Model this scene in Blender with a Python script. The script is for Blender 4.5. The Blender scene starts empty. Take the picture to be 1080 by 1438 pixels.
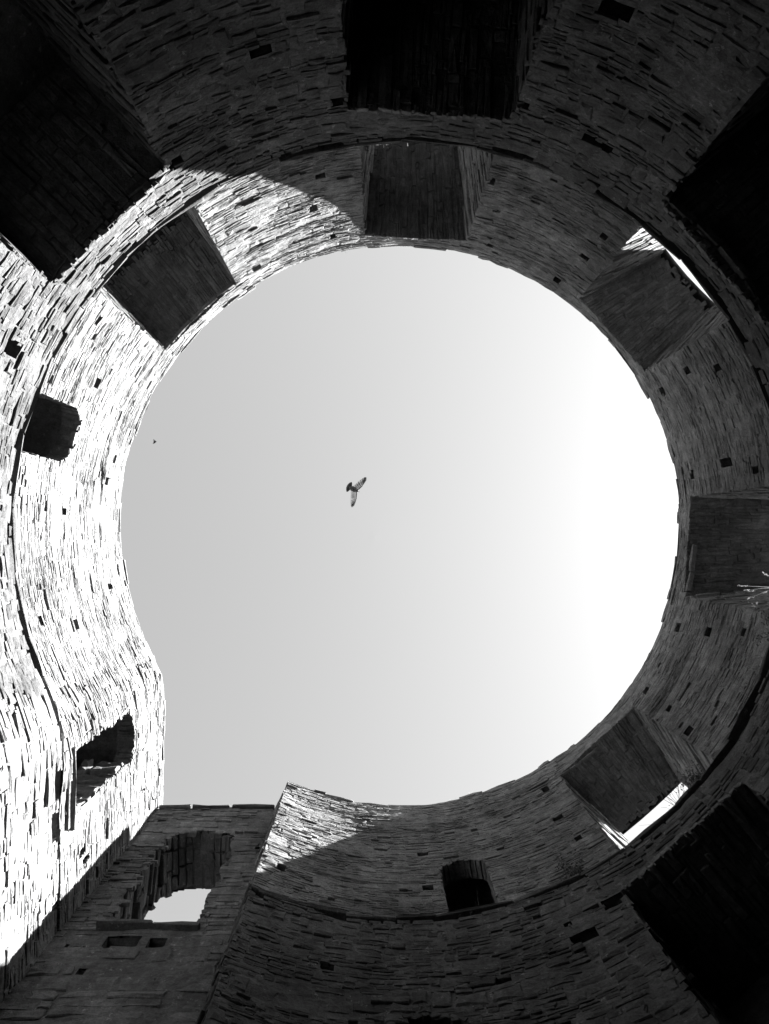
import bpy, bmesh, math, random
import numpy as np
from mathutils import Vector, Matrix, noise as MN

SC = bpy.context.scene
COL = SC.collection
R_ = math.radians

# ------------------------------------------------------------------ camera
FWD = np.array([0.013, -0.0333, 1.0]); FWD /= np.linalg.norm(FWD)
RGT = np.array([1.0, 0, 0]); RGT = RGT - RGT.dot(FWD) * FWD; RGT /= np.linalg.norm(RGT)
DWN = np.cross(FWD, RGT)
cam_d = bpy.data.cameras.new('camera')
cam = bpy.data.objects.new('camera', cam_d); COL.objects.link(cam)
cam_d.sensor_fit = 'HORIZONTAL'; cam_d.sensor_width = 36; cam_d.lens = 36
cam_d.clip_start = 0.05; cam_d.clip_end = 6000
m = Matrix.Identity(4)
for i in range(3):
    m[i][0] = RGT[i]; m[i][1] = -DWN[i]; m[i][2] = -FWD[i]; m[i][3] = 0.0
cam.matrix_world = m
SC.camera = cam

# ------------------------------------------------------------------ sky, sun, exposure
SUN_AZ, SUN_EL = -0.5, 42.3            # azimuth from +X towards +Y, elevation
w = bpy.data.worlds.new('World'); SC.world = w; w.use_nodes = True
nt = w.node_tree; nt.nodes.clear()
sky = nt.nodes.new('ShaderNodeTexSky'); sky.sky_type = 'NISHITA'; sky.sun_disc = False
sky.sun_elevation = R_(SUN_EL); sky.sun_rotation = R_(90 - SUN_AZ)
sky.air_density = 1.0; sky.dust_density = 0.33; sky.ozone_density = 1.0; sky.altitude = 0
sep = nt.nodes.new('ShaderNodeSeparateColor')            # black-and-white film behind a red filter
comb = nt.nodes.new('ShaderNodeCombineColor')
bg = nt.nodes.new('ShaderNodeBackground'); bg.inputs['Strength'].default_value = 0.05
out = nt.nodes.new('ShaderNodeOutputWorld')
nt.links.new(sky.outputs[0], sep.inputs[0])
for k in range(3):
    nt.links.new(sep.outputs[0], comb.inputs[k])
nt.links.new(comb.outputs[0], bg.inputs[0]); nt.links.new(bg.outputs[0], out.inputs[0])
sd = bpy.data.lights.new('sun', 'SUN'); sd.energy = 4.4; sd.angle = R_(0.5); sd.color = (1, 1, 1)
sun = bpy.data.objects.new('sun', sd); COL.objects.link(sun)
sv = Vector((math.cos(R_(SUN_AZ)) * math.cos(R_(SUN_EL)), math.sin(R_(SUN_AZ)) * math.cos(R_(SUN_EL)), math.sin(R_(SUN_EL))))
sun.rotation_euler = sv.to_track_quat('Z', 'Y').to_euler(); sun.location = sv * 60
SC.view_settings.view_transform = 'Standard'; SC.view_settings.look = 'None'
SC.view_settings.gamma = 1.0; SC.view_settings.use_curve_mapping = False
SC.view_settings.exposure = 4.0
SC.cycles.diffuse_bounces = 1

rng = random.Random(11)
U = rng.uniform


# ------------------------------------------------------------------ materials
def mat_stone(name, base, spread, mort=0.0, strata=26.0):
    M = bpy.data.materials.new(name); M.use_nodes = True
    t = M.node_tree; N = t.nodes; L = t.links
    b = N['Principled BSDF']; b.inputs['Roughness'].default_value = 0.95
    b.inputs['Specular IOR Level'].default_value = 0.12
    geo = N.new('ShaderNodeNewGeometry'); oi = N.new('ShaderNodeObjectInfo')
    def math_(op, a, c=None):
        n = N.new('ShaderNodeMath'); n.operation = op
        for k, v in ((0, a), (1, c)):
            if v is None: continue
            if isinstance(v, (int, float)): n.inputs[k].default_value = v
            else: L.new(v, n.inputs[k])
        return n.outputs[0]
    def noise(scale, detail=4, rough=0.6, sx=(1, 1, 1)):
        mp = N.new('ShaderNodeMapping'); mp.inputs['Scale'].default_value = sx
        L.new(geo.outputs['Position'], mp.inputs[0])
        n = N.new('ShaderNodeTexNoise'); n.inputs['Scale'].default_value = scale
        n.inputs['Detail'].default_value = detail; n.inputs['Roughness'].default_value = rough
        L.new(mp.outputs[0], n.inputs['Vector']); return n.outputs[0]
    rnd = math_('FRACT', math_('ADD', geo.outputs['Random Per Island'], oi.outputs['Random']))
    v = math_('MULTIPLY_ADD', rnd, spread); v.node.inputs[2].default_value = 1 - spread / 2
    big = noise(0.9, 6, 0.62); mid = noise(6.5, 6, 0.7); fine = noise(34.0, 4, 0.75)
    lay = noise(1.0, 5, 0.7, (2.2, 2.2, strata))
    a1 = math_('MULTIPLY_ADD', big, 2.0); a1.node.inputs[2].default_value = 0.02
    a2 = math_('MULTIPLY_ADD', mid, 1.9); a2.node.inputs[2].default_value = 0.08
    a3 = math_('MULTIPLY_ADD', fine, 1.5); a3.node.inputs[2].default_value = 0.28
    v = math_('MULTIPLY', math_('MULTIPLY', v, a1), math_('MULTIPLY', a2, a3))
    strk = noise(1.0, 4, 0.6, (5, 5, .35))
    a4 = math_('MULTIPLY_ADD', strk, 0.8); a4.node.inputs[2].default_value = 0.6
    v = math_('MULTIPLY', math_('MULTIPLY', v, base), a4)
    # pale lichen and lime flecks
    lich = noise(9.0, 6, 0.75)
    r = N.new('ShaderNodeMapRange'); r.inputs['From Min'].default_value = 0.60; r.inputs['From Max'].default_value = 0.68
    L.new(lich, r.inputs['Value'])
    v2 = math_('ADD', v, math_('MULTIPLY', r.outputs[0], base * (0.7 + mort)))
    v2 = math_('MINIMUM', v2, 0.6)
    cc = N.new('ShaderNodeCombineColor')
    for k in range(3): L.new(v2, cc.inputs[k])
    L.new(cc.outputs[0], b.inputs['Base Color'])
    hsum = math_('ADD', math_('MULTIPLY', mid, 1.0), math_('ADD', math_('MULTIPLY', fine, 0.5), math_('MULTIPLY', lay, 0.5)))
    bp = N.new('ShaderNodeBump'); bp.inputs['Strength'].default_value = 0.9; bp.inputs['Distance'].default_value = 0.03
    L.new(hsum, bp.inputs['Height']); L.new(bp.outputs[0], b.inputs['Normal'])
    return M


def mat_plain(name, v, rough=0.9, trans=0.0):
    M = bpy.data.materials.new(name); M.use_nodes = True
    t = M.node_tree; b = t.nodes['Principled BSDF']
    n = t.nodes.new('ShaderNodeTexNoise'); n.inputs['Scale'].default_value = 14
    g = t.nodes.new('ShaderNodeNewGeometry'); t.links.new(g.outputs['Position'], n.inputs['Vector'])
    mr = t.nodes.new('ShaderNodeMapRange'); mr.inputs['To Min'].default_value = v * 0.6; mr.inputs['To Max'].default_value = v * 1.4
    t.links.new(n.outputs[0], mr.inputs['Value'])
    c = t.nodes.new('ShaderNodeCombineColor')
    for k in range(3): t.links.new(mr.outputs[0], c.inputs[k])
    t.links.new(c.outputs[0], b.inputs['Base Color'])
    b.inputs['Roughness'].default_value = rough; b.inputs['Specular IOR Level'].default_value = 0.15
    if trans:
        o = t.nodes['Material Output']; tr = t.nodes.new('ShaderNodeBsdfTranslucent')
        t.links.new(c.outputs[0], tr.inputs[0]); mx = t.nodes.new('ShaderNodeMixShader'); mx.inputs[0].default_value = trans
        t.links.new(b.outputs[0], mx.inputs[1]); t.links.new(tr.outputs[0], mx.inputs[2]); t.links.new(mx.outputs[0], o.inputs[0])
    return M


M_UP = mat_stone('limestone_upper', 0.092, 0.3)
M_LOW = mat_stone('rubble_lower_shade_toned', 0.046, 0.5, 1.3, 12.0)  # base colour darkened to deepen the shade on the lower storey
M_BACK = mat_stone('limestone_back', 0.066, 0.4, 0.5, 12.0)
M_SLAB = mat_stone('limestone_soffit', 0.07, 0.3, 0.0, 3.0)
M_MORT = mat_stone('lime_mortar', 0.09, 0.0, 0.2, 8.0)
M_MORTL = mat_stone('old_mortar_shade_toned', 0.054, 0.0, 1.2, 8.0)  # mortar darkened along with the lower stones, shade put into its colour
M_GRASS = mat_plain('dry_grass', 0.2, 0.8, 0.3)
M_LEAF = mat_plain('bush_leaf', 0.06, 0.7, 0.25)
M_TWIG = mat_plain('twig_bark', 0.06)
M_FEATH = mat_plain('dark_feather', 0.05, 0.7)
M_WING = mat_plain('pale_wing_feather', 0.10, 0.7, 0.3)
M_BEAK = mat_plain('beak_horn', 0.04, 0.5)
M_GROUND = mat_plain('trodden_turf', 0.02)


# ------------------------------------------------------------------ plumbing
def link(name, data, parent=None):
    o = bpy.data.objects.new(name, data); COL.objects.link(o)
    if parent is not None: o.parent = parent
    return o


def mesh_np(name, V, Fs, mat):
    me = bpy.data.meshes.new(name)
    me.from_pydata([tuple(v) for v in V], [], [tuple(f) for f in Fs]); me.update()
    me.materials.append(mat); return me


def thing(name, label, cat, loc, group=None):
    o = link(name, None); o.location = loc
    o['label'] = label; o['category'] = cat
    if group: o['group'] = group
    return o


# ------------------------------------------------------------------ stone templates (40 triangles, open at the back)
ASPECTS = (1.0, 1.7, 2.8, 4.5, 7.0)
TEMPL = []      # TEMPL[class] = list of vertex arrays
trng = random.Random(5)
TF = []
for k in range(8):
    j = (k + 1) % 8
    TF += [(k, j, 8 + j, 8 + k), (8 + k, 8 + j, 16 + j, 16 + k), (16 + k, 16 + j, 24)]
TF = [tuple(f) for f in TF]
for a in ASPECTS:
    row = []
    for q in range(9):
        # rim, anticlockwise: corners and mid-sides
        base = [(-.5, -.5), (U(-.2, .2), -.5), (.5, -.5), (.5, U(-.2, .2)), (.5, .5), (U(-.2, .2), .5), (-.5, .5), (-.5, U(-.2, .2))]
        jx, jy = 0.10 / a, 0.075
        rim = [(x - (abs(x) == .5) * math.copysign(abs(trng.gauss(0, jx)), x), y - (abs(y) == .5) * math.copysign(abs(trng.gauss(0, jy)), y)) for x, y in base]
        cx, cy = 0.07 / a, 0.07
        V = [(x * .96, y * .96, -1.0) for x, y in rim]
        V += [(x, y, -0.14 + trng.uniform(-.06, .06)) for x, y in rim]
        V += [(x - math.copysign(min(abs(x), cx * trng.uniform(.5, 1.6)), x), y - math.copysign(min(abs(y), cy * trng.uniform(.4, 1.6)), y), trng.gauss(0, .07)) for x, y in rim]
        V.append((trng.uniform(-.15, .15), trng.uniform(-.1, .1), trng.gauss(.04, .08)))
        row.append(np.array(V))
    TEMPL.append(row)
TMESH = {}


def stone_mesh(ci, q, mat):
    key = (ci, q, mat.name)
    if key not in TMESH:
        TMESH[key] = mesh_np('stone', TEMPL[ci][q], TF, mat)
    return TMESH[key]


class Stone:
    __slots__ = ('c', 'eu', 'ev', 'n', 'w', 'h', 'd', 'ci', 'q')

    def __init__(s, c, eu, ev, n, w, h, d):
        s.c, s.eu, s.ev, s.n, s.w, s.h, s.d = c, eu, ev, n, w, h, d
        if d <= .19: s.d = min(d, .09, max(.04, .75 * min(w, h)))
        a = w / max(h, 1e-3)
        s.ci = min(range(len(ASPECTS)), key=lambda k: abs(math.log(a / ASPECTS[k])))
        s.q = rng.randrange(9)

    def verts(s, off):
        t = TEMPL[s.ci][s.q]
        zz = np.where(t[:, 2] < -.9, t[:, 2] * s.d, t[:, 2] * min(s.d, .13))
        return (s.c - off) + np.outer(t[:, 0] * s.w, s.eu) + np.outer(t[:, 1] * s.h, s.ev) + np.outer(zz, s.n)

    def obj(s, name, mat, parent, off):
        if s.d > .19:
            return link(name, mesh_np(name, s.verts(off), TF, mat), parent)
        o = link(name, stone_mesh(s.ci, s.q, mat), parent)
        M = Matrix.Identity(4)
        c = s.c - off
        for i in range(3):
            M[i][0] = s.eu[i] * s.w; M[i][1] = s.ev[i] * s.h; M[i][2] = s.n[i] * s.d; M[i][3] = c[i]
        o.matrix_local = M
        return o

    def pix(s):
        z = s.c.dot(FWD)
        if z < 1: return 0
        x = 540 + 1080 * s.c.dot(RGT) / z; y = 719 + 1080 * s.c.dot(DWN) / z
        if not (-5 < x < 1085 and -5 < y < 1443): return 0
        v = s.c / np.linalg.norm(s.c)
        f = max(0.02, -s.n.dot(v))
        return s.w * s.h * f / (z * z)


def stuff(name, stones, mat, parent, off):
    if not stones: return None
    V = np.concatenate([s.verts(off) for s in stones])
    F = []
    for k in range(len(stones)):
        b = 25 * k
        F += [tuple(i + b for i in f) for f in TF]
    o = link(name, mesh_np(name, V, F, mat), parent); o['kind'] = 'stuff'
    return o


def emit(stones, parent, off, mat, limit, one='stone', many='small_stones'):
    st = sorted(stones, key=lambda s: -s.pix())
    for s in st[:limit]: s.obj(one, mat, parent, off)
    stuff(many, st[limit:], mat, parent, off)


# ------------------------------------------------------------------ masonry
def wob(u, ph, amp):
    return amp * (math.sin(u * 1.7 + ph) * .5 + math.sin(u * 4.1 + ph * 2.3) * .3 + math.sin(u * 9.7 + ph * 1.1) * .2)


def subtract(ua, ub, v, holes, jit):
    iv = [(ua, ub)]
    for hf in holes:
        r = hf(v)
        if r is None: continue
        a, b = r; a += U(-jit, jit); b += U(-jit, jit)
        nv = []
        for p, q in iv:
            if q <= a or p >= b: nv.append((p, q)); continue
            if p < a: nv.append((p, a))
            if q > b: nv.append((b, q))
        iv = nv
    return iv


def panel(P, U0, U1, V0, V1, holes=(), bands=(.14, .28), L=(.22, .6), split=(1, 2, 2, 3), gap=.012, sig=.012, jit=.02,
          amp=.03, d=.13, top=None, out_p=.05, mu=0.0, missing=0.0, rag=0.0, rag0=0.0):
    S = []
    v = V0
    while v < V1 - .03:
        H = min(U(*bands), V1 - v)
        if V1 - v - H < .05: H = V1 - v
        u = U0 - U(0, .3)
        while u < U1:
            seg = U(.7, 2.0)
            k = rng.choice(split)
            cuts = sorted([0, 1] + [(i + U(-.22, .22)) / k for i in range(1, k)])
            for i in range(k):
                va, vb = v + H * cuts[i], v + H * cuts[i + 1]
                h = vb - va
                s = u
                while s < u + seg - .04:
                    ln = (L[0] + (L[1] - L[0]) * rng.random() ** 1.6) * (0.6 + 0.55 * min(2.2, h / .1)) * (1.8 if rng.random() < .06 else 1)
                    e = min(s + ln, u + seg)
                    if u + seg - e < .1: e = u + seg
                    a, b = max(s, U0), min(e, U1)
                    s = e
                    if b - a < .03: continue
                    vm = (va + vb) / 2
                    for p, q in subtract(a, b, vm, holes, jit):
                        if q - p < .035: continue
                        if missing and rng.random() < missing: continue
                        um = (p + q) / 2
                        vt = vb
                        if top:
                            tz = top(um)
                            if va > tz - .025: continue
                            vt = min(vb, tz); vm = (va + vt) / 2
                        hh = vt - va
                        if rag0 and p < U0 + .02: p -= U(0, rag0); um = (p + q) / 2
                        if rag and q > U1 - .02: q += U(-rag, rag * .4); um = (p + q) / 2
                        if q - p < .035: continue
                        c, eu, ev, n = P(um, vm + wob(um, 1.3 * P.ph, amp))
                        pr = rng.gauss(mu, sig)
                        if rng.random() < out_p: pr += U(.01, .035)
                        r = rng.gauss(0, .012)
                        eu2 = eu + ev * r; ev2 = ev - eu * r
                        tl = rng.gauss(0, .03); n2 = n + ev * tl * 1.0
                        S.append(Stone(c + n * pr, eu2, ev2, n2, max(.02, q - p - gap), max(.015, hh - gap * U(.3, 1.3)), d))
            u += seg
        v += H
    return S


def backing(P, U0, U1, V0, V1, holes=(), du=.25, dv=.05, depth=.016, off=np.zeros(3), wavy=0.0):
    """recessed mortar face as strips, open where the wall is open"""
    V = []; F = []; n_v = max(1, int(round((V1 - V0) / dv))); dv = (V1 - V0) / n_v
    for i in range(n_v):
        va, vb = V0 + i * dv, V0 + (i + 1) * dv
        for p, q in subtract(U0, U1, (va + vb) / 2, holes, 0):
            k = max(1, int(math.ceil((q - p) / du)))
            b0 = len(V)
            for j in range(k + 1):
                u = p + (q - p) * j / k
                for vv in (va, vb):
                    c, eu, ev, n = P(u, vv); dd = depth
                    if wavy: dd += wavy * (MN.noise((c[0] * 9, c[1] * 9, c[2] * 14)) * .8 + MN.noise((c[0] * 2.3 + 7, c[1] * 2.3, c[2] * 3)) * .9)
                    V.append(c - n * dd - off)
            for j in range(k):
                a = b0 + 2 * j; F.append((a, a + 2, a + 3, a + 1))
    return V, F


def join(parts):
    V = []; F = []
    for v, f in parts:
        b = len(V); V += list(v); F += [tuple(i + b for i in q) for q in f]
    return V, F


def cylmap(C, R, ph=1.0, inward=True, bump=.03):
    def P(u, z):
        th = u / R
        rr = R + bump * (math.sin(th * 5 + z * 1.1) * .4 + math.sin(th * 11 - z * 2.3 + 1) * .35 + math.sin(th * 23 + z * 3.7) * .25) if bump else R
        c, s = math.cos(th), math.sin(th)
        n = np.array([-c, -s, 0.0]) if inward else np.array([c, s, 0.0])
        return np.array([C[0] + rr * c, C[1] + rr * s, z]), np.array([-s, c, 0.0]), np.array([0, 0, 1.0]), n
    P.ph = ph
    return P


def planemap(o, eu, ev, n, ph=2.0, bump=.02):
    o, eu, ev, n = (np.array(x, float) for x in (o, eu, ev, n))
    def P(u, v):
        b = bump * (math.sin(u * 1.9 + v * .9) * .5 + math.sin(u * 4.3 - v * 3.1 + 2) * .5)
        return o + eu * u + ev * v + n * b, eu, ev, n
    P.ph = ph
    return P


def cornermap(C, R, yk, f, ph, bump):
    """flat wall x = XL for y > yk + f (u = y), rounded over into the drum before that; returns map, first u, drum angle"""
    K = np.array([XL, yk]); th = math.atan2(K[1] - C[1], K[0] - C[0])
    pts = []
    ta = th - f / R
    A = np.array([C[0] + R * math.cos(ta), C[1] + R * math.sin(ta)]); B = K + np.array([0, f])
    if A[1] > K[1]:
        ta = th + f / R; A = np.array([C[0] + R * math.cos(ta), C[1] + R * math.sin(ta)])
    for i in range(25):
        t = i / 24; pts.append((1 - t) ** 2 * A + 2 * t * (1 - t) * K + t * t * B)
    pts = np.array(pts); L = np.concatenate([[0], np.cumsum(np.linalg.norm(np.diff(pts, axis=0), axis=1))])
    us = L - L[-1] + B[1]
    def P(u, z):
        b = bump * (math.sin(u * 1.9 + z * .9) * .5 + math.sin(u * 4.3 - z * 3.1 + 2) * .5)
        if u >= us[-1]: q = np.array([XL, u]); t = np.array([0, 1.0])
        else:
            q = np.array([np.interp(u, us, pts[:, 0]), np.interp(u, us, pts[:, 1])])
            if u < us[0]:
                q = pts[0] + (pts[1] - pts[0]) / L[1] * (u - us[0])
            e = .01; uu = min(max(u, us[0] + e), us[-1] - e)
            q2 = np.array([np.interp(uu + e, us, pts[:, 0]), np.interp(uu + e, us, pts[:, 1])]); q1 = np.array([np.interp(uu - e, us, pts[:, 0]), np.interp(uu - e, us, pts[:, 1])])
            t = (q2 - q1) / np.linalg.norm(q2 - q1)
        n = np.array([t[1], -t[0], 0.0])
        return np.array([q[0], q[1], z]) + n * b, np.array([t[0], t[1], 0.0]), np.array([0, 0, 1.0]), n
    P.ph = ph
    return P, us[0], math.degrees(ta) - 360


def rect(a, b, z0, z1):
    return lambda v: (a, b) if z0 < v < z1 else None


def arch(a, b, z0, zs, zc):
    """upright opening, segmental head from springing zs to crown zc"""
    hw = (b - a) / 2; f = zc - zs; Rr = (hw * hw + f * f) / (2 * f); cz = zc - Rr; m_ = (a + b) / 2
    def g(v):
        if v <= z0 or v >= zc: return None
        if v < zs: return (a, b)
        q = math.sqrt(max(0, Rr * Rr - (v - cz) ** 2)); return (m_ - q, m_ + q)
    g.arc = (m_, cz, Rr, math.asin(min(1, hw / Rr)))
    return g


def box_hole(P, a, b, z0, z1, depth, off):
    """lining of a beam socket: four sides and a back"""
    c = [P(u, v) for u, v in ((a, z0), (b, z0), (b, z1), (a, z1))]
    V = [k[0] - off + k[3] * -.03 for k in c] + [k[0] - off - k[3] * depth for k in c]
    F = [(0, 1, 5, 4), (1, 2, 6, 5), (2, 3, 7, 6), (3, 0, 4, 7), (4, 5, 6, 7)]
    return V, F


D2 = math.pi / 180
XL, YB = -4.11, 5.14     # flat sunlit wall, shaded back wall
CU = np.array([.525, -.304]); RU = 5.5
CL = np.array([.40, -.193]); RL = 5.164
RO = 7.1                 # outer face
ZL, ZR = 10.3, 15.2      # ledge and rim
YF0U = CU[1] + math.sqrt(RU ** 2 - (XL - CU[0]) ** 2); YF0L = CL[1] + math.sqrt(RL ** 2 - (XL - CL[0]) ** 2)
PFU, UF0U, THU = cornermap(CU, RU, YF0U, .42, 2.2, .025)
PFL, UF0L, THL = cornermap(CL, RL, YF0L, .5, 2.6, .03)
Z3 = np.array([0, 0, 1.0])


def radial(P, C, R, tf0, tf1, tb0, tb1, z0, z1, Rb=RO, drop=0.0):
    """three faces of a splayed niche: jamb, jamb, flat soffit"""
    pt = lambda t, r: np.array([C[0] + r * math.cos(t * D2), C[1] + r * math.sin(t * D2), 0.0])
    a0, a1, b0, b1 = pt(tf0, R), pt(tf1, R), pt(tb0, Rb), pt(tb1, Rb)
    res = []
    mid = (a0 + a1) / 2
    for f, b in ((a0, b0), (a1, b1)):
        e = b - f; ln = np.linalg.norm(e); e = e / ln
        n = np.cross(Z3, e)
        if n.dot(mid - f) < 0: n = -n
        res.append((planemap(f, e, Z3, n, U(0, 6), .012), ln))
    # soffit: u = depth, v = 0..1 across (metres at the front)
    wdt = np.linalg.norm(a1 - a0); dep = np.linalg.norm((b0 + b1) / 2 - mid)
    def S(u, v):
        t = u / dep; s = v / wdt
        f = a0 + (a1 - a0) * s; b = b0 + (b1 - b0) * s
        p = f + (b - f) * t
        e = b - f; e = e / np.linalg.norm(e)
        ev = np.cross(Z3, e)
        if ev.dot(a1 - a0) < 0: ev = -ev
        e3 = e * dep - Z3 * drop; e3 = e3 / np.linalg.norm(e3); n3 = e3 * e3[2] - Z3; n3 = n3 / np.linalg.norm(n3)
        return p + Z3 * (z1 - drop * t + .012 * math.sin(v * 7 + u * 2)), e3, ev, n3
    S.ph = U(0, 6)
    return res, (S, dep, wdt)


# ================================================================== SETTING
gm = mesh_np('ground', [(-3000, -3000, -1.6), (3000, -3000, -1.6), (3000, 3000, -1.6), (-3000, 3000, -1.6)], [(0, 1, 2, 3)], M_GROUND)
g = link('ground', gm); g['kind'] = 'structure'

# ================================================================== UPPER STOREY OF THE ROUND TOWER
TH0, TH1 = THU, 113.6
offU = np.array([CU[0], CU[1], ZL])
up = thing('tower_wall', 'upper storey of the round tower, thin grey limestone courses pierced by tall window niches above the dark ledge', 'tower wall', offU)
PU = cylmap(CU, RU, 1.0)
NICHES = [(-97.6, -76.9, -94.2, -81.6, 14.50), (-144.3, -124.8, -141.6, -124.8, 14.48), (-51.6, -31.7, -46.0, -34.6, 14.67),
          (-5.0, 14.9, -3.2, 10.0, 14.52), (38.7, 58.5, 43.2, 55.0, 14.32)]
k_ = RU * D2
holesU = [rect(a * k_, b * k_, ZL, z) for a, b, _, _, z in NICHES]
ARCHN = [(-170.8, -161.6, 12.08, 12.43), (77.4, 84.8, 12.20, 12.44)]
archU = [arch(a * k_, b * k_, ZL, zs, zc) for a, b, zs, zc in ARCHN]
holesU += archU
sockets = [(-104.4, 11.81), (-106.5, 12.85), (-103.8, 14.25), (-119.9, 14.32), (-147.7, 11.44), (-156.3, 12.51), (-172.3, 14.26),
           (167.5 - 360, 14.17), (-178.8, 12.38), (164.3 - 360, 11.16), (162.3 - 360, 12.27), (-76.2, 12.0), (-73.5, 12.99), (-72.3, 14.41),
           (-55.1, 12.13), (-55.7, 13.1), (-57.3, 14.54), (-27.9, 13.09), (-25.9, 12.11), (-26.5, 14.41), (-9.2, 14.31), (-10.1, 12.93),
           (-7.9, 11.95), (21.1, 14.3), (20.3, 13.08), (18.8, 12.0), (34.8, 14.29), (35.6, 13.08), (37.2, 12.03), (62.1, 14.11),
           (63.1, 12.8), (62.2, 11.77), (87.2, 12.83), (87.2, 11.61), (110.2, 11.52)]
skU = []
for t, z in sockets:
    hw, hh = U(.055, .095), U(.075, .125)
    if abs(t + 10.1) < .1: hh = .22
    skU.append((t * k_ - hw, t * k_ + hw, z - hh, z + hh))
holesU_all = holesU + [rect(*s) for s in skU]


def topU(u):
    return ZR - .13 + .05 * math.sin(u * 1.3) + .03 * math.sin(u * 3.7 + 1)


core = [backing(PU, TH0 * k_, TH1 * k_, ZL - .1, ZR - .1, holesU_all, off=offU, du=.07, dv=.04, depth=.007, wavy=.014)]
PO0 = cylmap(CU, RO, 1.0, False, 0)


def ro(t):
    return 7.24 - .20 * math.exp(-((t - 49) / 20) ** 2) + .08 * math.exp(-((t + 88) / 18) ** 2) - .35 * math.exp(-((t + 41) / 12) ** 2)


def PO(u, z):
    c, eu, ev, n = PO0(u, z); return c + n * (ro(u / RO / D2) - RO), eu, ev, n

kO = RO * D2
core.append(backing(PO, -214 * kO, 112.8 * kO, -1.6, ZR - .1, [rect(a * kO, b * kO, ZL, z - (.72 if abs(z - 14.67) < .01 else 0)) for _, _, a, b, z in NICHES], du=.4, dv=.2, depth=0, off=offU))  # one opening's outer head is lowered to stop a sunbeam reaching the lower wall


def ring(C, r0, C2, r1, z, t0, t1, n=150, off=np.zeros(3)):
    V = []; F = []
    for i in range(n + 1):
        t = (t0 + (t1 - t0) * i / n) * D2
        V.append(np.array([C[0] + r0 * math.cos(t), C[1] + r0 * math.sin(t), z]) - off)
        V.append(np.array([C2[0] + r1 * math.cos(t), C2[1] + r1 * math.sin(t), z]) - off)
    for i in range(n): F.append((2 * i, 2 * i + 1, 2 * i + 3, 2 * i + 2))
    return V, F


core.append(ring(CU, RU + .02, CU, RO + .1, ZR - .1, TH0, TH1, off=offU))
V, F = join(core); link('wall_core', mesh_np('wall_core', V, F, M_MORT), up)
st = panel(PU, TH0 * k_, TH1 * k_, ZL - .05, ZR - .14, holesU_all, bands=(.10, .23), L=(.13, .40), split=(1, 2, 2, 3, 3, 4, 5), sig=.0038, top=topU, gap=.003, out_p=.018, amp=.05, rag0=.22)
emit(st, up, offU, M_UP, 300)
# rim slabs
u = TH0 * k_
while u < TH1 * k_:
    ln = min(U(.18, .75), TH1 * k_ - u)
    if ln < .1: break
    if rng.random() < .025: u += ln; continue
    um = u + ln / 2; zt = topU(um) + U(.042, .075); th = U(.07, .12)
    c, eu, ev, n = PU(um, zt)
    Stone(c + n * (U(-.015, .015) - (ln / 2) ** 2 / (2 * RU)), eu + ev * rng.gauss(0, .012), ev, n, ln + .03, th, .45).obj('rim_slab', M_UP, up, offU)
    if rng.random() < .07:
        c, eu, ev, n = PU(min(um + U(-.2, .2), TH1 * k_ - .25), zt + th * .8)
        Stone(c - n * .04, eu, ev, n, U(.15, .4), U(.05, .1), .3).obj('rim_slab', M_UP, up, offU)
    u += ln
for s in skU:
    V, F = box_hole(PU, *s, .45, offU); link('beam_socket', mesh_np('beam_socket', V, F, M_MORT), up)
for a, b, a2, b2, z1 in NICHES:
    jambs, (S, dep, wdt) = radial(PU, CU, RU, a, b, a2, b2, ZL, z1, ro((a2 + b2) / 2), .72 if abs(a + 51.6) < .1 else 0)  # that niche's soffit slopes down outward, shaped to cut off the same sunbeam
    bk = [backing(P, .02, ln, ZL, z1, off=offU, du=.5, dv=.5, depth=.015) for P, ln in jambs]
    bk.append(backing(S, .02, dep - .12, -.02, wdt + .02, off=offU, du=.5, dv=.3, depth=.015))
    V, F = join(bk); nich = link('window_niche', mesh_np('window_niche', V, F, M_MORT), up)
    sl = panel(S, 0.0, dep, 0, wdt, bands=(.05, .14), L=(.18, .7), split=(1, 1, 2), sig=.006, amp=.03, gap=.003, d=.12, rag=.08, out_p=.06)
    emit(sl, nich, offU, M_SLAB, 60, 'soffit_slab', 'soffit_chips')
    js = []
    for P, ln in jambs:
        js += panel(P, .0, ln, ZL, z1, bands=(.12, .24), L=(.25, .6), split=(1, 2, 2), sig=.012)
    stuff('jamb_stones', js, M_UP, nich, offU)


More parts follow.
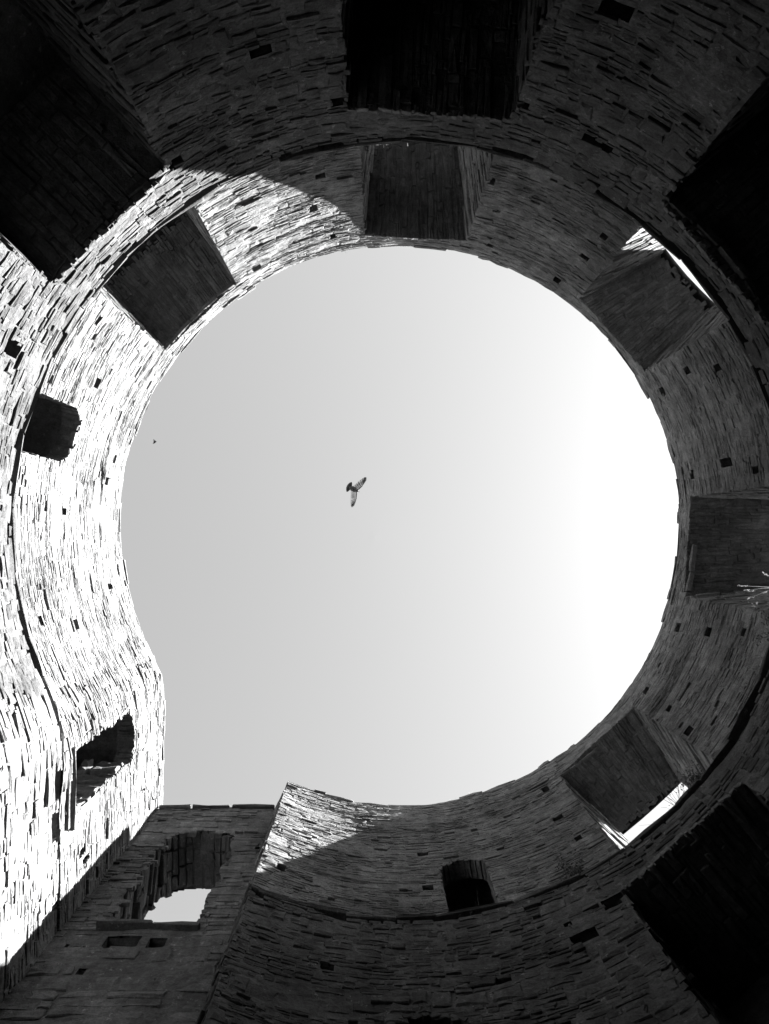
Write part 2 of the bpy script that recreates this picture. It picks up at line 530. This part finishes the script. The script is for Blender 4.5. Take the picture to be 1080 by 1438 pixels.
def arched_niche(parent, off, P, hole, a, b, z0, zs, zc, depth, matv, vmat, ring_d=.3, name='arched_niche'):
    """dark recess with a ring of voussoirs at its mouth"""
    m_, cz, Rr, half = hole.arc
    inner = []
    V = []; F = []
    pts = [(a, z0), (a, zs)]
    for i in range(9):
        t = -half + 2 * half * i / 8
        pts.append((m_ + Rr * math.sin(t), cz + Rr * math.cos(t)))
    pts += [(b, zs), (b, z0)]
    prof = []
    for q, (u, v) in enumerate(pts):
        c, eu, ev, n = P(u, v); prof.append((c, n))
    cm, _, _, nm = P((a + b) / 2, zs)
    k = len(prof)
    eu0 = P(m_, zs)[1]
    for i, (c, n) in enumerate(prof):
        ex = Z3 * (.45 if pts[i][1] > z0 + .1 else 0.0) + eu0 * (.12 if pts[i][0] > m_ else -.12)
        V += [c - off - nm * .05, c - off - nm * ring_d, c - off - nm * ring_d + ex, c - off - nm * (depth + ring_d) + ex]
    for i in range(k - 1):
        for q in range(3): F.append((4 * i + q, 4 * i + q + 1, 4 * i + q + 5, 4 * i + q + 4))
    F.append(tuple(4 * i + 3 for i in range(k)))
    for q in range(3): F.append((q, q + 1, 4 * k - 3 + q, 4 * k - 4 + q))
    o = link(name, mesh_np(name, V, F, matv), parent)
    nv = max(7, int(2 * half * Rr / .095)); t = -half
    for i in range(nv):
        t0 = -half + 2 * half * i / nv; t1 = -half + 2 * half * (i + 1) / nv; tm = (t0 + t1) / 2
        u, v = m_ + Rr * math.sin(tm), cz + Rr * math.cos(tm)
        c, eu, ev, n = P(u, v)
        nn = -(eu * math.sin(tm) + ev * math.cos(tm))          # towards the arch centre
        tang = eu * math.cos(tm) - ev * math.sin(tm)
        cc = c - nm * (ring_d / 2 - .02) + nn * U(.0, .03)
        Stone(cc, -nm, tang, nn, ring_d * U(.85, 1.1), Rr * (t1 - t0) - .01, .12).obj('voussoir', vmat, o, off)
    js = []
    for uu, sgn in ((a, 1), (b, -1)):
        c, eu, ev, n = P(uu, 0.0)
        PJ = planemap(np.array([c[0], c[1], 0]), -nm, Z3, eu * sgn, U(0, 6), .01)
        js += panel(PJ, 0, ring_d + .04, z0, zs, bands=(.1, .2), L=(.2, .45), split=(1, 2), sig=.012)
    stuff('jamb_stones', js, M_UP, o, off)
    return o


for (a, b, zs, zc), hole in zip(ARCHN, archU):
    arched_niche(up, offU, PU, hole, a * k_, b * k_, ZL, zs, zc, 1.1, M_MORT, M_UP)

# cylinder end return (faces the passage)
pe = np.array([CU[0] + RU * math.cos(TH1 * D2), CU[1] + RU * math.sin(TH1 * D2), 0])
PE = planemap(pe, np.array([math.cos(TH1 * D2), math.sin(TH1 * D2), 0]), Z3, np.array([-math.sin(TH1 * D2), math.cos(TH1 * D2), 0]), 3, .01)
stuff('end_stones', panel(PE, .0, 1.6, ZL, ZR - .1, bands=(.12, .26), L=(.2, .5), sig=.014), M_UP, up, offU)
V, F = backing(PE, .02, 1.6, ZL, ZR - .1, off=offU, du=1, dv=1); link('end_core', mesh_np('end_core', V, F, M_MORT), up)

# ================================================================== LOWER STOREY
offL = np.array([CL[0], CL[1], -1.6])
lo = thing('tower_wall', 'lower storey of the round tower, coarse rubble wall toned darker for shade, with deep black niches below the ledge', 'tower wall', offL)
PL = cylmap(CL, RL, 4.0, True, .04)
q_ = RL * D2
tl0 = THL; TL1 = 112.9
LN = [(-98.2, -75.3, 9.32), (-146.2, -124.1, 9.22), (-51.5, -28.9, 9.48), (37.9, 60.0, 9.36)]
Z0L = 4.4
holesL = [rect(a * q_, b * q_, Z0L, z) for a, b, z in LN]
lowarch = arch(81.0 * q_, 95.0 * q_, Z0L, 7.6, 8.12); holesL.append(lowarch)
skL = []
for t, z, hw, hh in [(-68.5, 7.11, .16, .12), (-63.3, 9.17, .20, .09), (-156.3, 9.23, .10, .17), (67.2, 8.94, .16, .10), (78.6, 8.63, .09, .06),
                     (-108.0, 7.9, .12, .08), (-99.3, 9.18, .10, .10), (-74.6, 9.0, .08, .07), (-122.9, 9.2, .10, .09), (61.6, 9.3, .14, .12),
                     (68.4, 9.25, .05, .05), (25, 8.9, .1, .09), (-21, 8.9, .1, .08), (100.5, 8.9, .08, .07)]:
    skL.append((t * q_ - hw, t * q_ + hw, z - hh, z + hh))
holesL_all = holesL + [rect(*s) for s in skL]
ZT = ZL - .2


def topL(u):
    return ZL - .13 + .018 * math.sin(u * 1.9) + .012 * math.sin(u * 5.3 + 2) - .02


core = [backing(PL, tl0 * q_, TL1 * q_, 4.4, ZT, holesL_all, off=offL, du=.07, dv=.045, depth=.009, wavy=.018), backing(PL, tl0 * q_, TL1 * q_, -1.6, 4.4, off=offL, dv=.5)]
core.append(ring(CL, RL + .02, CL, RL + .38, ZT, tl0, TL1, off=offL))
PG = cylmap(CL, RL + .36, 1, True, 0)
core.append(backing(PG, tl0 * D2 * (RL + .36), TL1 * D2 * (RL + .36), ZT, ZL - .0, off=offL, dv=.3, depth=0))
core.append(ring(CL, RL + .06, CU, RO, ZL - .015, tl0, TL1, off=offL))
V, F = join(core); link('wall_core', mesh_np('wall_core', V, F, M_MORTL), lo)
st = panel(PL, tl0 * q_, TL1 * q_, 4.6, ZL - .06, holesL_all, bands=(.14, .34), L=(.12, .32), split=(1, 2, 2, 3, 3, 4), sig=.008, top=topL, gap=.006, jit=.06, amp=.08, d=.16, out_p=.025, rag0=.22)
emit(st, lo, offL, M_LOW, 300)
for s in skL:
    V, F = box_hole(PL, *s, .5, offL); link('beam_socket', mesh_np('beam_socket', V, F, M_MORTL), lo)
# thin projecting slabs of the ledge
u = tl0 * q_
while u < TL1 * q_:
    ln = min(U(.4, 1.1), TL1 * q_ - u)
    if ln < .1: break
    c, eu, ev, n = cylmap(CL, RL, 1, True, 0)(u + ln / 2, ZL - .035 + U(-.012, .012))
    Stone(c + n * U(-.02, .02), eu, ev, n, ln + .02, U(.05, .075), .5).obj('ledge_slab', M_LOW, lo, offL)
    u += ln
for a, b, z1 in LN:
    tc = (a + b) / 2; hw = RL * math.sin((b - a) / 2 * D2); tb = math.degrees(math.asin(hw / (RO - .1)))
    jambs, (S, dep, wdt) = radial(PL, CL, RL, a, b, tc - tb, tc + tb, Z0L, z1, RO - .1)
    bk = [backing(P, .02, ln, Z0L, z1, off=offL, du=1, dv=1, depth=.05) for P, ln in jambs]
    bk.append(backing(S, .02, dep, -.02, wdt + .02, off=offL, du=.5, dv=.3, depth=.015))
    pa = jambs[0][0](jambs[0][1], 0)[0]; pb = jambs[1][0](jambs[1][1], 0)[0]
    bk.append(([pa + Z3 * Z0L - offL, pb + Z3 * Z0L - offL, pb + Z3 * (z1 + .1) - offL, pa + Z3 * (z1 + .1) - offL], [(0, 1, 2, 3)]))
    V, F = join(bk); nich = link('window_niche', mesh_np('window_niche', V, F, M_MORTL), lo)
    sl = panel(S, -.03, dep, 0, wdt, bands=(.07, .18), L=(.2, .7), split=(1, 1, 2), sig=.010, amp=.03, gap=.004, d=.14)
    emit(sl, nich, offL, M_SLAB, 48, 'soffit_slab', 'soffit_chips')
    js = []
    for P, ln in jambs:
        js += panel(P, .0, ln, 5.0, z1, bands=(.14, .28), L=(.25, .6), split=(1, 2, 2), sig=.016)
    stuff('jamb_stones', js, M_LOW, nich, offL)
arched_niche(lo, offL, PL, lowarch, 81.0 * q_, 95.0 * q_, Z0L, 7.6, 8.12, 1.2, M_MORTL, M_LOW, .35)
pe = np.array([CL[0] + RL * math.cos(TL1 * D2), CL[1] + RL * math.sin(TL1 * D2), 0])
PE = planemap(pe, np.array([math.cos(TL1 * D2), math.sin(TL1 * D2), 0]), Z3, np.array([-math.sin(TL1 * D2), math.cos(TL1 * D2), 0]), 3, .01)
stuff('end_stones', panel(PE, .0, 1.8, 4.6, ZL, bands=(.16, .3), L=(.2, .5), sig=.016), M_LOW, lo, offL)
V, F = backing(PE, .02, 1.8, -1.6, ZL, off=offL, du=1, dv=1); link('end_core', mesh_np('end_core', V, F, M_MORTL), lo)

# ================================================================== SUNLIT FLAT WALL (left)
offF = np.array([XL, 3.8, -1.6])
fl = thing('passage_wall', 'blinding sunlit flat stone wall with a dark doorway, running from the tower curve to the shaded back wall', 'wall', offF)
PF = planemap((XL, 0, 0), (0, 1, 0), Z3, (1, 0, 0), 2.2, .025)
DY0, DY1 = 2.92, 3.78
doorF = arch(DY0, DY1, 10.66, 13.1, 13.38)
skF = [(3.02, 3.42, 9.96, 10.28), (3.55, 3.92, 10.02, 10.26), (4.72, 4.80, 10.05, 10.35), (4.40, 4.50, 10.9, 11.2), (4.55, 4.63, 11.1, 11.35), (4.45, 4.52, 13.8, 14.0), (3.0, 3.07, 14.2, 14.35)]
holesF = [doorF] + [rect(*s) for s in skF]
core = [backing(PFU, UF0U - .02, YB + .9, ZL, ZR - .1, holesF, du=.07, dv=.04, depth=.007, wavy=.014, off=offF), backing(PFL, UF0L - .02, YB + .9, 4.4, ZL - .14, holesF, du=.07, dv=.045, depth=.008, wavy=.016, off=offF), backing(PFL, UF0L - .02, YB + .9, -1.6, 4.4, du=.3, dv=.5, off=offF), backing(PFL, UF0L - .02, YB + .9, ZL - .14, ZL, du=.3, depth=.25, off=offF)]
core.append(([np.array(p) - offF for p in ((XL - .04, YF0U, ZR - .1), (XL - 1.6, YF0U - 1.5, ZR - .1), (XL - 1.6, YB + .9, ZR - .1), (XL - .04, YB + .9, ZR - .1))], [(0, 1, 2, 3)]))
core.append(([np.array(p) - offF for p in ((XL - 1.6, YF0U - 1.5, -1.6), (XL - 1.6, YB + .9, -1.6), (XL - 1.6, YB + .9, ZR - .1), (XL - 1.6, YF0U - 1.5, ZR - .1))], [(0, 1, 2, 3)]))
V, F = join(core); link('wall_core', mesh_np('wall_core', V, F, M_MORT), fl)
st = panel(PFU, UF0U, YB + .03, ZL, ZR - .14, holesF, bands=(.10, .23), L=(.13, .42), split=(1, 2, 2, 3, 3, 4, 5), sig=.0040, jit=.05, amp=.05, out_p=.018, rag0=.22, gap=.003)
st += panel(PFL, UF0L, YB + .03, 4.6, ZL, holesF, bands=(.14, .30), L=(.15, .45), split=(1, 2, 2, 3, 3, 4), sig=.006, jit=.03, amp=.05, out_p=.02, rag0=.22, gap=.004, top=lambda u: ZL - (.075 if u > 3.0 else .125) + .012 * math.sin(u * 5))
emit(st, fl, offF, M_UP, 300)
u = UF0U
while u < YB:
    ln = min(U(.25, .6), YB - u + .05)
    c, eu, ev, n = PFU(u + ln / 2, ZR - .04)
    Stone(c + n * U(-.01, .02), eu, ev, n, ln + .02, U(.08, .12), .5).obj('rim_slab', M_UP, fl, offF)
    u += ln
u = UF0L - .05
while u < 2.75:
    ln = U(.25, .45); c, eu, ev, n = PFL(u + ln / 2, ZL - .035)
    Stone(c + n * U(-.01, .01), eu, ev, n, ln + .02, .06, .5).obj('ledge_slab', M_UP, fl, offF); u += ln
for s in skF:
    V, F = box_hole(PF, *s, .5, offF); link('beam_socket', mesh_np('beam_socket', V, F, M_MORT), fl)
dw = arched_niche(fl, offF, PF, doorF, DY0, DY1, 10.66, 13.1, 13.38, 1.4, M_MORT, M_UP, .3, 'doorway')
# rough far jamb, stones stepping out of it into the sun
PJ = planemap((XL, DY1, 0), (-1, 0, 0), Z3, (0, -1, 0), 1, .03)
for s in panel(PJ, .0, .7, 10.7, 13.0, bands=(.2, .3), L=(.3, .6), split=(1, 1, 2), sig=.03, mu=.03, out_p=.3, d=.25): s.obj('jamb_stone', M_UP, dw, offF)
for z, h, pr, y0, y1 in ((10.63, .05, .035, 2.84, 3.98), (10.50, .06, .02, 2.95, 3.92)):
    c, eu, ev, n = PF((y0 + y1) / 2, z)
    Stone(c + n * pr, eu, ev, n, y1 - y0, h, .6).obj('door_sill', M_UP, fl, offF)

# ================================================================== SHADED BACK WALL
offB = np.array([-2.9, YB, -1.6])
bw = thing('back_wall', 'shaded flat back wall of large blocks with an arched doorway open to the sky', 'wall', offB)
PB = planemap((0, YB, 0), (1, 0, 0), Z3, (0, -1, 0), 5.1, .02)
XB0, XB1 = XL - .1, -1.2
ZBT = 14.9
TB = 1.0
BX0, BX1 = -3.60, -2.36
doorB = arch(BX0, BX1, 10.42, 13.25, 13.72)
skB = [(-3.44, -3.0, 9.83, 10.14), (-2.88, -2.66, 9.83, 10.12), (-1.84, -1.66, 9.30, 9.76), (-4.12, -3.64, 9.90, 9.96), (-3.52, -3.38, 9.28, 9.38), (-3.95, -3.8, 14.2, 14.3), (-1.98, -1.9, 12.9, 13.0)]
def ragged(v):
    r = doorB(v)
    if r is None: return None
    a, b = r
    return (a - .07 * math.sin(v * 9) - .05 * math.sin(v * 23), b + .05 * math.sin(v * 7 + 1))
holesB = [doorB] + [rect(*s) for s in skB]
holesBs = [ragged] + [rect(*s) for s in skB]
PBo = planemap((0, YB + TB, 0), (1, 0, 0), Z3, (0, 1, 0), 5.1, 0)
core = [backing(PB, XB0, XB1, 4.4, ZBT - .06, holesBs, off=offB, du=.07, dv=.045, depth=.008, wavy=.016), backing(PB, XB0, XB1, -1.6, 4.4, off=offB, du=.6, dv=.5), backing(PBo, XB0 - 1.6, XB1, -1.6, ZBT - .06, [arch(BX0 - .12, BX1, 10.42, 13.25, 13.72)], depth=0, off=offB, du=1)]
core.append(([np.array(p) - offB for p in ((XB0, YB + .04, ZBT - .06), (XB1, YB + .04, ZBT - .06), (XB1, YB + TB, ZBT - .06), (XB0, YB + TB, ZBT - .06))], [(0, 1, 2, 3)]))
V, F = join(core); link('wall_core', mesh_np('wall_core', V, F, M_MORTL), bw)
st = panel(PB, XB0, XB1, 10.3, ZBT - .1, holesBs, bands=(.14, .30), L=(.2, .55), split=(1, 2, 2, 3), sig=.007, jit=.09, amp=.04, gap=.008)
st += panel(PB, XB0, XB1, 4.6, 10.3, holesBs, bands=(.22, .40), L=(.20, .40), split=(1, 1, 1, 2, 2), sig=.007, gap=.010, amp=.06, d=.18)
emit(st, bw, offB, M_BACK, 300)
u = XL
while u < XB1:
    ln = U(.5, .85)
    c, eu, ev, n = PB(u + ln / 2, ZBT - .055 + U(-.01, .01))
    Stone(c + n * U(.03, .06), eu, ev, n, ln - U(.01, .04), .11, .6).obj('coping_slab', M_LOW, bw, offB)
    u += ln
for s in skB:
    V, F = box_hole(PB, *s, .5, offB); link('beam_socket', mesh_np('beam_socket', V, F, M_MORTL), bw)
# doorway right through the wall
m_, cz, Rr, half = doorB.arc
V = []; F = []
pts = [(BX0, 10.42), (BX0, 13.25)] + [(m_ + Rr * math.sin(-half + 2 * half * i / 10), cz + Rr * math.cos(-half + 2 * half * i / 10)) for i in range(1, 10)] + [(BX1, 13.25), (BX1, 10.42)]
for x, z in pts:
    x += .08 if x > m_ else -.08
    V += [np.array([x, YB + .05, z]) - offB, np.array([x - (.1 if x < m_ else 0), YB + TB, z]) - offB]
k = len(pts)
for i in range(k): F.append((2 * i, 2 * i + 1, (2 * i + 3) % (2 * k), (2 * i + 2) % (2 * k)))
dwb = link('doorway', mesh_np('doorway', V, F, M_MORTL), bw)
for x, s in ((BX0, 1), (BX1, -1)):
    spl = .09 if s > 0 else 0.0
    PJ = planemap((x, YB, 0), (-spl, 1, 0), Z3, (s, spl, 0), 1, .03)
    for q in panel(PJ, .0, TB, 10.4, 13.3, bands=(.16, .30), L=(.25, .55), split=(1, 1, 2), sig=.03, out_p=.2, d=.25): q.obj('jamb_stone', M_LOW, dwb, offB)
nv = 13
for i in range(nv):
    t0 = -half + 2 * half * i / nv; t1 = -half + 2 * half * (i + 1) / nv; tm = (t0 + t1) / 2
    for y0, y1 in ((U(-.03, .04), U(.22, .42)), (None, U(.5, .75)), (None, TB + U(-.1, .03))):
        if y0 is None: y0 = yl
        yl = y1
        c = np.array([m_ + Rr * math.sin(tm), YB + (y0 + y1) / 2, cz + Rr * math.cos(tm)])
        nn = np.array([-math.sin(tm), 0, -math.cos(tm)]); tg = np.array([math.cos(tm), 0, -math.sin(tm)])
        Stone(c + nn * U(0, .03), np.array([0, 1.0, 0]), tg, nn, y1 - y0 - .01, Rr * (t1 - t0) - .012, .15).obj('voussoir', M_LOW, dwb, offB)
for x0, x1, z, h, pr in ((-3.66, -2.92, 10.35, .09, .10), (-2.93, -2.30, 10.35, .085, .07)):
    c, eu, ev, n = PB((x0 + x1) / 2, z)
    Stone(c + n * pr, eu, ev, n, x1 - x0, h, 1.1).obj('door_sill', M_LOW, bw, offB)


# ================================================================== PLANTS
def tuft(name, label, cat, p, n, h, spread, up_v=(0, 0, 1), mat=None, group=None, width=.006, seed=False):
    V = []; F = []
    upv = np.array(up_v, float)
    for i in range(n):
        a = U(0, 6.283); ln = h * U(.45, 1.0); lean = np.array([math.cos(a), math.sin(a), 0]) * spread * U(.2, 1)
        b = np.zeros(3)
        sd_ = np.array([-math.sin(a), math.cos(a), 0]) * width
        prev = None
        for k in range(4):
            t = k / 3; q = b + upv * ln * t + lean * t * t * h * 1.2 - upv * spread * t * t * t * ln * .4
            wv = sd_ * (1 - t * .85)
            if k == 0 and i > 0: prev = 0; continue
            V += [q - wv, q + wv]; j = len(V)
            if prev is not None: F.append((prev, prev + 1, j - 1, j - 2))
            prev = j - 2
        if seed:
            tip = b + upv * ln + lean * h * 1.2 - upv * spread * ln * .4
            for k in range(14):
                q = q + (upv * .6 + lean * 1.2) * .02 if k else q
                r = np.array([U(-1, 1), U(-1, 1), U(-.3, 1)]) * .022; s2 = np.array([U(-1, 1), U(-1, 1), 0]) * .006
                V += [q - s2, q + s2, q + r]; j = len(V); F.append((j - 3, j - 2, j - 1))
    o = link(name, mesh_np(name, V, F, mat or M_GRASS)); o.location = p
    o['label'] = label; o['category'] = cat
    if group: o['group'] = group
    return o


def bush(name, label, p, h, ntw, nlf, fan, leaf=.03, group=None):
    root = thing(name, label, 'bush', p, group)
    V = []; F = []; tips = []
    for i in range(ntw):
        d = np.array([U(-fan, fan), U(-fan, fan), U(.5, 1.0)]); d /= np.linalg.norm(d)
        q = np.array([U(-.05, .05), U(-.05, .05), 0.0]); r = .006; prev = None; ln = h * U(.5, 1)
        for k in range(5):
            sx = np.cross(d, [0.3, .2, 1]); sx /= np.linalg.norm(sx); sy = np.cross(d, sx)
            ringp = [q + (sx * math.cos(a) + sy * math.sin(a)) * r for a in (0, 2.09, 4.19)]
            V += ringp; j = len(V)
            if prev is not None:
                for e in range(3): F.append((prev + e, prev + (e + 1) % 3, j - 3 + (e + 1) % 3, j - 3 + e))
            prev = j - 3
            if k > 0: tips.append(q.copy())
            d = d + np.array([U(-.35, .35), U(-.35, .35), U(-.2, .2)]); d /= np.linalg.norm(d)
            q = q + d * ln / 4; r *= .72
    link('twigs', mesh_np('twigs', V, F, M_TWIG), root)
    V = []; F = []
    for i in range(nlf):
        t = rng.choice(tips) + np.array([rng.gauss(0, 1), rng.gauss(0, 1), rng.gauss(0, 1)]) * h * .09
        a = np.array([U(-1, 1), U(-1, 1), U(-1, 1)]); a /= np.linalg.norm(a); b = np.cross(a, [U(-1, 1), U(-1, 1), U(-1, 1)]); b /= (np.linalg.norm(b) + 1e-6)
        s = leaf * U(.6, 1.3)
        V += [t - a * s, t + b * s * .45, t + a * s, t - b * s * .45]; j = len(V); F.append((j - 4, j - 3, j - 2, j - 1))
    o = link('foliage', mesh_np('foliage', V, F, M_LEAF), root); o['kind'] = 'stuff'
    return root


def onrim(t, dz=0.02, dr=.12):
    return (CU[0] + (RU + dr) * math.cos(t * D2), CU[1] + (RU + dr) * math.sin(t * D2), ZR + dz)


GR = 'grass tufts along the tower rim'
tuft('grass_tuft', 'sparse pale grass tuft on the rim left of the top window niche', 'grass', onrim(-101.5), 10, .28, .35, group=GR)
tuft('grass_tuft', 'right one of two wispy grass tufts on the rim below the sky circle', 'grass', onrim(75.3), 14, .30, .4, group=GR)
tuft('grass_tuft', 'left one of two wispy grass tufts on the rim below the sky circle', 'grass', onrim(79.5), 12, .26, .4, group=GR)
tuft('grass_tuft', 'single upright grass blades on the rim beside the sunlit broken corner', 'grass', onrim(107.0), 5, .34, .1, group=GR)
tuft('grass_tuft', 'tiny grass tuft on the rim above the lower right window niche', 'grass', onrim(32), 10, .25, .4, group=GR)
tuft('grass_tuft', 'tiny bright grass tuft on the sunlit left rim above the small arched niche', 'grass', onrim(-155), 8, .22, .5, group=GR)
tuft('grass_tuft', 'tiny bright grass tuft on the leftmost point of the sunlit rim', 'grass', onrim(-176), 8, .22, .5, group=GR)
# seed-headed grass on the ledge at the right edge
tuft('tall_grass', 'sunlit seed headed grass on the ledge at the right edge of the picture', 'grass',
     (CU[0] + 5.12 * math.cos(11.2 * D2), CU[1] + 5.12 * math.sin(11.2 * D2), ZL - .02), 8, 1.0, .18, width=.003, seed=True)
tuft('grass_tuft', 'thin dark grass stalks on the floor of the black arched niche at the bottom', 'grass',
     (CU[0] + 5.45 * math.cos(80.5 * D2), CU[1] + 5.45 * math.sin(80.5 * D2), ZL + .08), 6, .9, .2, width=.002)
bush('bush', 'dark leafy bush at the outer edge of the lower right window niche', (CU[0] + 5.3 * math.cos(43.6 * D2), CU[1] + 5.3 * math.sin(43.6 * D2), ZL - .02), .55, 16, 700, .4, .022)
bush('bare_shrub', 'thin bare twigs crossing the bright sky slot of the lower right window', (CU[0] + 5.4 * math.cos(47.5 * D2), CU[1] + 5.4 * math.sin(47.5 * D2), ZL - .02), 1.0, 22, 40, 1.0, .015)
bush('bush', 'small dark bush on the ledge right of the black arched niche', (CU[0] + 5.38 * math.cos(66.0 * D2), CU[1] + 5.38 * math.sin(66.0 * D2), ZL - .02), .5, 18, 1100, .4, .022)
bush('bush', 'dark bush on the ledge at the right edge, below the seed headed grass', (CU[0] + 5.3 * math.cos(16.9 * D2), CU[1] + 5.3 * math.sin(16.9 * D2), ZL - .02), .6, 14, 700, .5, .022)


# ================================================================== BIRDS
def at(px, py, z):
    v = (px - 540) / 1080 * RGT + (py - 719) / 1080 * DWN + FWD
    return v / v[2] * z


def bird(label, p, head, span_l, span_r, length, group=None):
    """head, span_l, span_r: horizontal unit directions (x right, y down in the picture); seen from below"""
    root = thing('bird', label, 'bird', tuple(p), group)
    hd = np.array([head[0], head[1], 0.0]); hd /= np.linalg.norm(hd)
    sd_ = np.cross(Z3, hd)
    # body: lofted rings from tail root to beak
    prof = [(-.34, .02), (-.26, .09), (-.12, .15), (.04, .17), (.16, .14), (.24, .085), (.31, .082), (.37, .06), (.405, .02)]
    V = []; F = []; n = 10
    for x, r in prof:
        for k in range(n):
            a = 6.283 * k / n
            V.append(hd * x * length + sd_ * math.cos(a) * r * length + Z3 * math.sin(a) * r * length * .95)
    for i in range(len(prof) - 1):
        for k in range(n): F.append((i * n + k, i * n + (k + 1) % n, (i + 1) * n + (k + 1) % n, (i + 1) * n + k))
    F.append(tuple(range(n))); F.append(tuple((len(prof) - 1) * n + k for k in range(n)))
    o = link('body', mesh_np('body', V, F, M_FEATH), root)
    for p_ in o.data.polygons: p_.use_smooth = True
    b0 = hd * .39 * length
    V = [b0 + sd_ * .025 * length, b0 - sd_ * .025 * length, b0 + Z3 * .025 * length, b0 - Z3 * .02 * length, hd * .50 * length - Z3 * .02 * length]
    link('beak', mesh_np('beak', V, [(0, 2, 4), (2, 1, 4), (1, 3, 4), (3, 0, 4)], M_BEAK), root)
    # tail fan of separate feathers
    V = []; F = []
    for k in range(9):
        a = (k - 4) / 4 * .95
        d = -hd * math.cos(a) + sd_ * math.sin(a); s = np.cross(Z3, d)
        r0 = -hd * .12 * length + sd_ * (k - 4) * .006
        z = Z3 * (k % 2) * .004
        V += [r0 + z, r0 + d * .24 * length + s * .05 * length + z, r0 + d * .34 * length + s * .045 * length + z, r0 + d * .355 * length + z, r0 + d * .34 * length - s * .045 * length + z, r0 + d * .24 * length - s * .05 * length + z]
        j = len(V); F.append(tuple(range(j - 6, j)))
    link('tail', mesh_np('tail', V, F, M_FEATH), root)
    for sp in (span_l, span_r):
        L_ = math.hypot(sp[0], sp[1]); wd = np.array([sp[0], sp[1], 0.0]) / L_
        zr = sp[2]
        back = -hd - wd * (-hd).dot(wd); back /= np.linalg.norm(back)
        nrm = np.cross(wd, back); nrm *= np.sign(nrm[2])
        root_p = hd * .16 * length
        V = []; F = []
        # leading arm: a thick dark bar, then overlapping feathers
        arm = [(0, .05), (.25, .10), (.55, .07), (.8, .0), (1, -.08)]
        Vb = []; Fb = []
        for i, (t, fw) in enumerate(arm):
            c = root_p + wd * L_ * t - back * fw * length + Z3 * zr * t * t
            r = .03 * length * (1 - .75 * t)
            for a in range(6):
                Vb.append(c + back * math.cos(a * 1.047) * r * 1.5 + nrm * math.sin(a * 1.047) * r)
        for i in range(len(arm) - 1):
            for a in range(6): Fb.append((i * 6 + a, i * 6 + (a + 1) % 6, i * 6 + 6 + (a + 1) % 6, i * 6 + 6 + a))
        wg = link('wing', mesh_np('wing', Vb, Fb, M_FEATH), root)
        nf = 15
        for k in range(nf):
            t = .04 + .92 * k / (nf - 1)
            fw = np.interp(t, [a_[0] for a_ in arm], [a_[1] for a_ in arm])
            c = root_p + wd * L_ * t - back * fw * length + Z3 * zr * t * t + nrm * (.003 * (k % 2))
            fl_ = length * np.interp(t, [0, .3, .6, .85, 1], [.38, .42, .44, .36, .22])
            ang = np.interp(t, [0, .5, 1], [-.08, .15, .85])
            d = back * math.cos(ang) + wd * math.sin(ang); s = np.cross(nrm, d); hw = .06 * length
            V += [c - s * hw * .7, c + d * fl_ * .6 - s * hw, c + d * fl_ * .93 - s * hw * .7, c + d * fl_, c + d * fl_ * .93 + s * hw * .7, c + d * fl_ * .6 + s * hw, c + s * hw * .7]
            j = len(V); F.append(tuple(range(j - 7, j)))
        link('flight_feathers', mesh_np('flight_feathers', V, F, M_WING), wg)
    return root


bird('dark pigeon with pale spread wings and fanned tail gliding in mid sky', at(496, 686.5, 18.0), (.9, .44), (.27, -.21, .08), (.0, .36, .08), .35)
bird('tiny distant dark bird close to the sunlit left rim', at(218, 620.5, 42.0), (.98, -.12), (-.10, -.13, .02), (-.12, .11, .02), .20)
